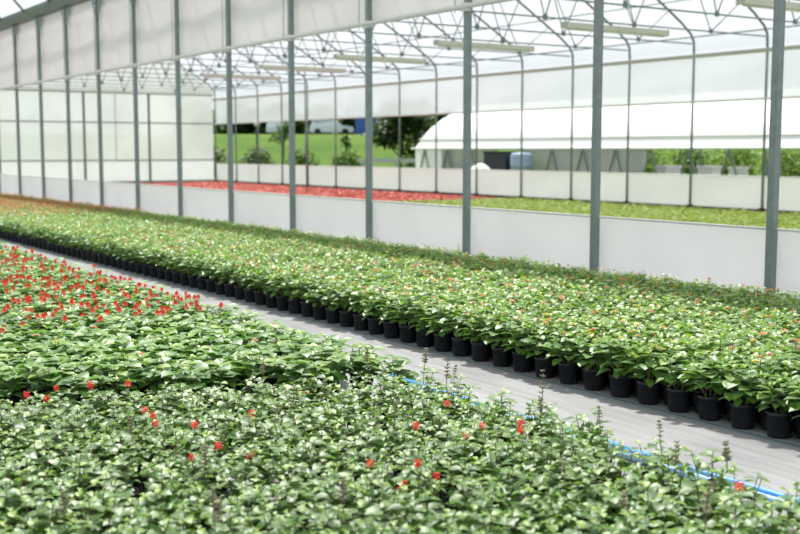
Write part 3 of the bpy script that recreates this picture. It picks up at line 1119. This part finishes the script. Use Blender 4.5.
tree('tree', 'dark dense tree outside, behind the post left of the white tunnel', 'tree', 41.5, 62.5, 4.9, 5.2, 'tree_dark', .11, 3200, 3, .42)
tree('tree', 'dark tree outside standing closest to the white tunnel end', 'tree', 46.5, 66.5, 4.9, 4.6, 'tree_dark', .11, 3000, 4, .42)
for i, (deg, u, m) in enumerate(((23.4, 118, 'tree_green'), (25.6, 121, 'tree_dark'), (27.6, 118, 'tree_dark'), (29.6, 122, 'tree_green'), (31.6, 119, 'tree_dark'), (33.4, 117, 'tree_dark'))):
    tree('tree', 'blurred green tree of the row behind the lawn, %s from the left' % ordinal(i + 1), 'tree', u * math.sin(math.radians(deg)), u * math.cos(math.radians(deg)), 3.5, 4.9, m, .03, 2400, 20 + i, .75, 'trees behind the lawn')
tree('tree', 'slim young tree on the lawn left of the parked white car', 'tree', 34.5, 66.0, 3.6, 1.6, 'tree_green', .5, 300, 41, .3)
tree('tree', 'slim young tree on the lawn in front of the parked white car', 'tree', 38.2, 64.0, 2.6, 1.0, 'tree_dark', .5, 160, 42, .25)
for i, (x, y, w) in enumerate(((29.0, 64.9, 2.6), (31.5, 63.6, 2.6), (34.0, 62.3, 2.6), (36.5, 61.0, 2.6))):
    tree('shrub', 'low dark green shrub at the foot of the lawn, %s from the left' % ordinal(i + 1), 'shrub', x, y, 2.0 - .08 * i, w, 'tree_dark' if i < 2 else 'tree_green', 0.0, 1500, 60 + i, .24, 'low shrubs before the lawn')
for i, (x, y, h, m) in enumerate(((42.5, 38.0, 2.3, 'tree_green'), (42.5, 35.2, 2.5, 'shrub'), (42.5, 32.4, 2.4, 'shrub'), (42.5, 40.9, 2.3, 'shrub'), (42.5, 29.6, 2.4, 'tree_dark'))):
    tree('shrub', 'yellow green shrub seen under the white tunnel, %s of five' % ordinal(i + 1), 'shrub', x, y, h, 3.0, m, 0.0, 1500, 80 + i, .24, 'shrubs seen under the tunnel')


def car(label, x, y, rz, mat, van=False):
    z = terrain(x, y)
    t = thing('car', label, 'car', (x, y, z), rz)
    q = P()
    pr = [(-2.1, .28), (-2.15, .75), (-1.9, 1.35), (-1.4, 1.48), (.25, 1.48), (1.0, .98), (1.95, .85), (2.12, .62), (2.1, .28)] if not van else \
         [(-2.4, .35), (-2.4, 1.9), (1.1, 1.9), (1.8, 1.15), (2.4, 1.0), (2.4, .35)]
    n = len(pr)
    vs = [(a, s * (.85 if b < 1.1 else .72), b) for s in (-1, 1) for a, b in pr]
    q.add(vs, [tuple(range(n)), tuple(range(2 * n - 1, n - 1, -1))] + [(i, n + i, n + (i + 1) % n, (i + 1) % n) for i in range(n)])
    obj('body', q, mat, t)
    q = P()
    for s in (-1, 1):
        y_ = s * .79
        q.add([(-1.7, y_, 1.0), (-1.55, s * .76, 1.36), (.1, s * .76, 1.36), (.75, y_, 1.0)], [(0, 1, 2, 3)])
    obj('side_window', q, M['car_glass'], t)
    for wx in (-1.35, 1.35):
        for s in (-1, 1):
            q = P(); q.tube([(wx, s * .62, .33), (wx, s * .88, .33)], .33, 14); obj('wheel', q, M['tyre'], t)


car('pale blue white car parked on the rise behind the lawn', 55.7, 95.9, math.radians(-34), M['car_white'])
car('small white car on the lawn rise, left of the larger parked car', 51.2, 99.2, math.radians(60), M['car_white'])
t = thing('storage_container', 'blue storage container on the rise right of the parked car', 'container', (57.4, 92.4, terrain(57.4, 92.4)), math.radians(-32))
q = P(); q.box((-.95, -.7, 0), (.95, .7, 1.75)); obj('box_body', q, M['blue_box'], t)
for x in (-.98, .98):
    q = P(); q.box((x - .05, -.74, 0), (x + .05, .74, 1.8)); obj('corner_post', q, M['navy'], t)
t = thing('storage_bin', 'large dark navy bin standing beside the end of the white tunnel', 'container', (36.2, 50.6, terrain(36.2, 50.6)), math.radians(-30))
q = P(); q.box((-.85, -.6, 0), (.85, .6, 2.6)); obj('bin_body', q, M['navy'], t)
q = P(); q.box((-.92, -.66, 2.6), (.92, .66, 2.75)); obj('lid', q, M['navy'], t)
t = thing('low_rail', 'grey horizontal rail on short posts below the dark trees', 'rail', (36.5, 55.3, terrain(36.5, 55.3)), math.radians(-64))
q = P(); q.box((-2.6, -.08, .95), (2.6, .08, 1.2)); obj('beam', q, M['concrete'], t)
for x in (-2.3, 0, 2.3):
    q = P(); q.box((x - .07, -.07, -.1), (x + .07, .07, .95)); obj('post', q, M['concrete'], t)
t = thing('lamp_post', 'short dark post with a round white globe on the lawn', 'lamp', (33.8, 68.3, terrain(33.8, 68.3)))
q = P(); q.tube([(0, 0, -.1), (0, 0, 2.9)], .05, 8); obj('pole', q, M['navy'], t)
q = P(); q.lathe([(0.001, -.2), (.12, -.16), (.2, 0), (.12, .16), (.001, .2)], 12, 0, (0, 0, 3.05)); obj('globe', q, M['white'], t, True)

# white polytunnel outside, parallel with the greenhouse
TX, TY0, TY1, TW = 31.0, 12.0, 45.3, 9.0
TPROF = [(0, 1.72), (0.35, 2.12), (0.37, 2.2), (0.95, 2.72), (1.7, 3.2), (2.6, 3.62), (3.5, 3.85), (4.5, 3.95), (5.5, 3.85), (6.4, 3.62), (7.3, 3.2), (8.05, 2.72), (8.65, 2.12), (9.0, 1.72)]
t = thing('polytunnel', 'long white polytunnel standing outside beyond the far side wall', 'polytunnel', (TX, TY0, 0))
q = P()
ny = 24
vs = []
for j in range(ny + 1):
    vs += [(x, (TY1 - TY0) * j / ny, z) for x, z in TPROF]
w = len(TPROF)
q.add(vs, [(j * w + i, j * w + i + 1, (j + 1) * w + i + 1, (j + 1) * w + i) for j in range(ny) for i in range(w - 1)])
obj('roof_cover', q, M['tunnel'], t, True)
q = P(); q.tube([(-.03, 0, 1.72), (-.03, TY1 - TY0 + .25, 1.72)], .05, 8); obj('eave_rail', q, M['white'], t)
q = P(); q.tube([(.33, 0, 2.16), (.33, TY1 - TY0 + .1, 2.16)], .035, 8); obj('clamp_rail', q, M['pale_tube'], t)
q = P()
q.grid(lambda u, v: (.05, (TY1 - TY0) - 2.2 * u, .0 + 1.7 * v), 2, 2); obj('end_skirt', q, M['tunnel'], t)
q = P()
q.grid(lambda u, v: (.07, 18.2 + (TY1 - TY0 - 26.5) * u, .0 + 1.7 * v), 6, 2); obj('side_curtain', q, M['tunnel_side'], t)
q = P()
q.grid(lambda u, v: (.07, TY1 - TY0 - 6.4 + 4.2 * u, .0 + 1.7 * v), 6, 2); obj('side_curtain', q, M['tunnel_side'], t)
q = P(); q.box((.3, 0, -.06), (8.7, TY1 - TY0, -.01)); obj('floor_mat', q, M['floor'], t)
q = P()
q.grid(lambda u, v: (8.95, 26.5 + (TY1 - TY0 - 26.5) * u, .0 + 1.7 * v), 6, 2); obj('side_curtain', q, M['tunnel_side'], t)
for s_ in range(18):
    yy = 1.0 + s_ * 1.85
    for sg in (-1, 1):
        q = P(); q.tube([(0, yy, 1.7), (0.0, yy + sg * .62, -.05)], .04, 6); obj('strut', q, M['steel'], t)
    if s_ % 2 == 0:
        q = P(); q.tube([(9.0, yy, 1.7), (9.0, yy, -.05)], .04, 6); obj('strut', q, M['steel'], t)
for i, (x, y) in enumerate(((33.4, 31.0), (34.2, 29.6), (33.0, 27.2))):
    t = thing('white_crate', 'white plastic crate on the floor under the white tunnel, %s from the left' % ordinal(i + 1), 'crate', (x, y, -.01), .3 * i, 'white crates in the tunnel')
    q = P(); q.box((-.4, -.3, 0), (.4, .3, .95)); obj('crate_body', q, M['white'], t)
    q = P(); q.box((-.44, -.34, .95), (.44, .34, 1.05)); obj('rim', q, M['white'], t)
t = thing('dark_crate', 'dark upright crate under the eave of the white tunnel', 'crate', (30.4, 37.7, terrain(30.4, 37.7)), 0)
q = P(); q.box((-.45, -.75, 0), (.45, .75, 1.62)); obj('crate_body', q, M['navy'], t)
q = P(); q.box((-.48, -.78, .75), (.48, .78, .82)); q.box((-.48, -.78, 1.56), (.48, .78, 1.64)); obj('band', q, M['tyre'], t)
t = thing('barrel', 'pale blue plastic barrel beside the dark crate under the tunnel', 'barrel', (30.35, 36.4, terrain(30.4, 36)), 0)
q = P(); q.lathe([(0, 0), (.42, 0), (.45, .1), (.45, .5), (.47, .53), (.45, .56), (.45, 1.0), (.47, 1.03), (.45, 1.06), (.45, 1.45), (.38, 1.58), (0, 1.6)], 18); obj('drum', q, M['barrel'], t, True)
q = P(); q.lathe([(0, 0), (.40, 0), (.44, .08), (.40, .2), (.29, .31), (.13, .38), (0, .39)], 16)
for i, v in enumerate(q.v):
    q.v[i] = (v[0] * (1 + .1 * math.sin(7 * v[1])), v[1], v[2] * (1 + .12 * math.sin(6 * v[0] + 2)))
o = obj('white_sack', q, M['white'], None, True)
o.location = (25.9, 33.4, .705)
tag(o, 'rounded white sack on a block just outside the low far wall', 'sack')
q = P(); q.box((25.35, 32.85, -.05), (26.45, 33.95, .70))
tag(obj('concrete_block', q, M['concrete']), 'grey concrete block carrying the white sack outside the low far wall', 'block')

# ------------------------------------------------------------------ light
w = bpy.data.worlds.new('world')
w.use_nodes = True
SC.world = w
bg = w.node_tree.nodes['Background']
bg.inputs['Color'].default_value = (0.90, 0.955, 1.0, 1)
bg.inputs['Strength'].default_value = 0.95
sd = bpy.data.lights.new('sun', 'SUN')
sd.energy = 7.5
sd.color = (1.0, 0.965, 0.90)
sd.angle = math.radians(4)
so = bpy.data.objects.new('sun', sd)
COL.objects.link(so)
tosun = Vector((0.25, 0.48, 0.88)).normalized()
so.rotation_euler = (-tosun).to_track_quat('-Z', 'Y').to_euler()
so.location = (20, 20, 40)

SC.view_settings.view_transform = 'Standard'
SC.view_settings.look = 'None'
SC.view_settings.gamma = 1.0
SC.view_settings.exposure = 0.1
SC.view_settings.use_curve_mapping = False
SC.cycles.use_denoising = True
SC.cycles.max_bounces = 10
SC.cycles.transparent_max_bounces = 12
SC.cycles.transmission_bounces = 8
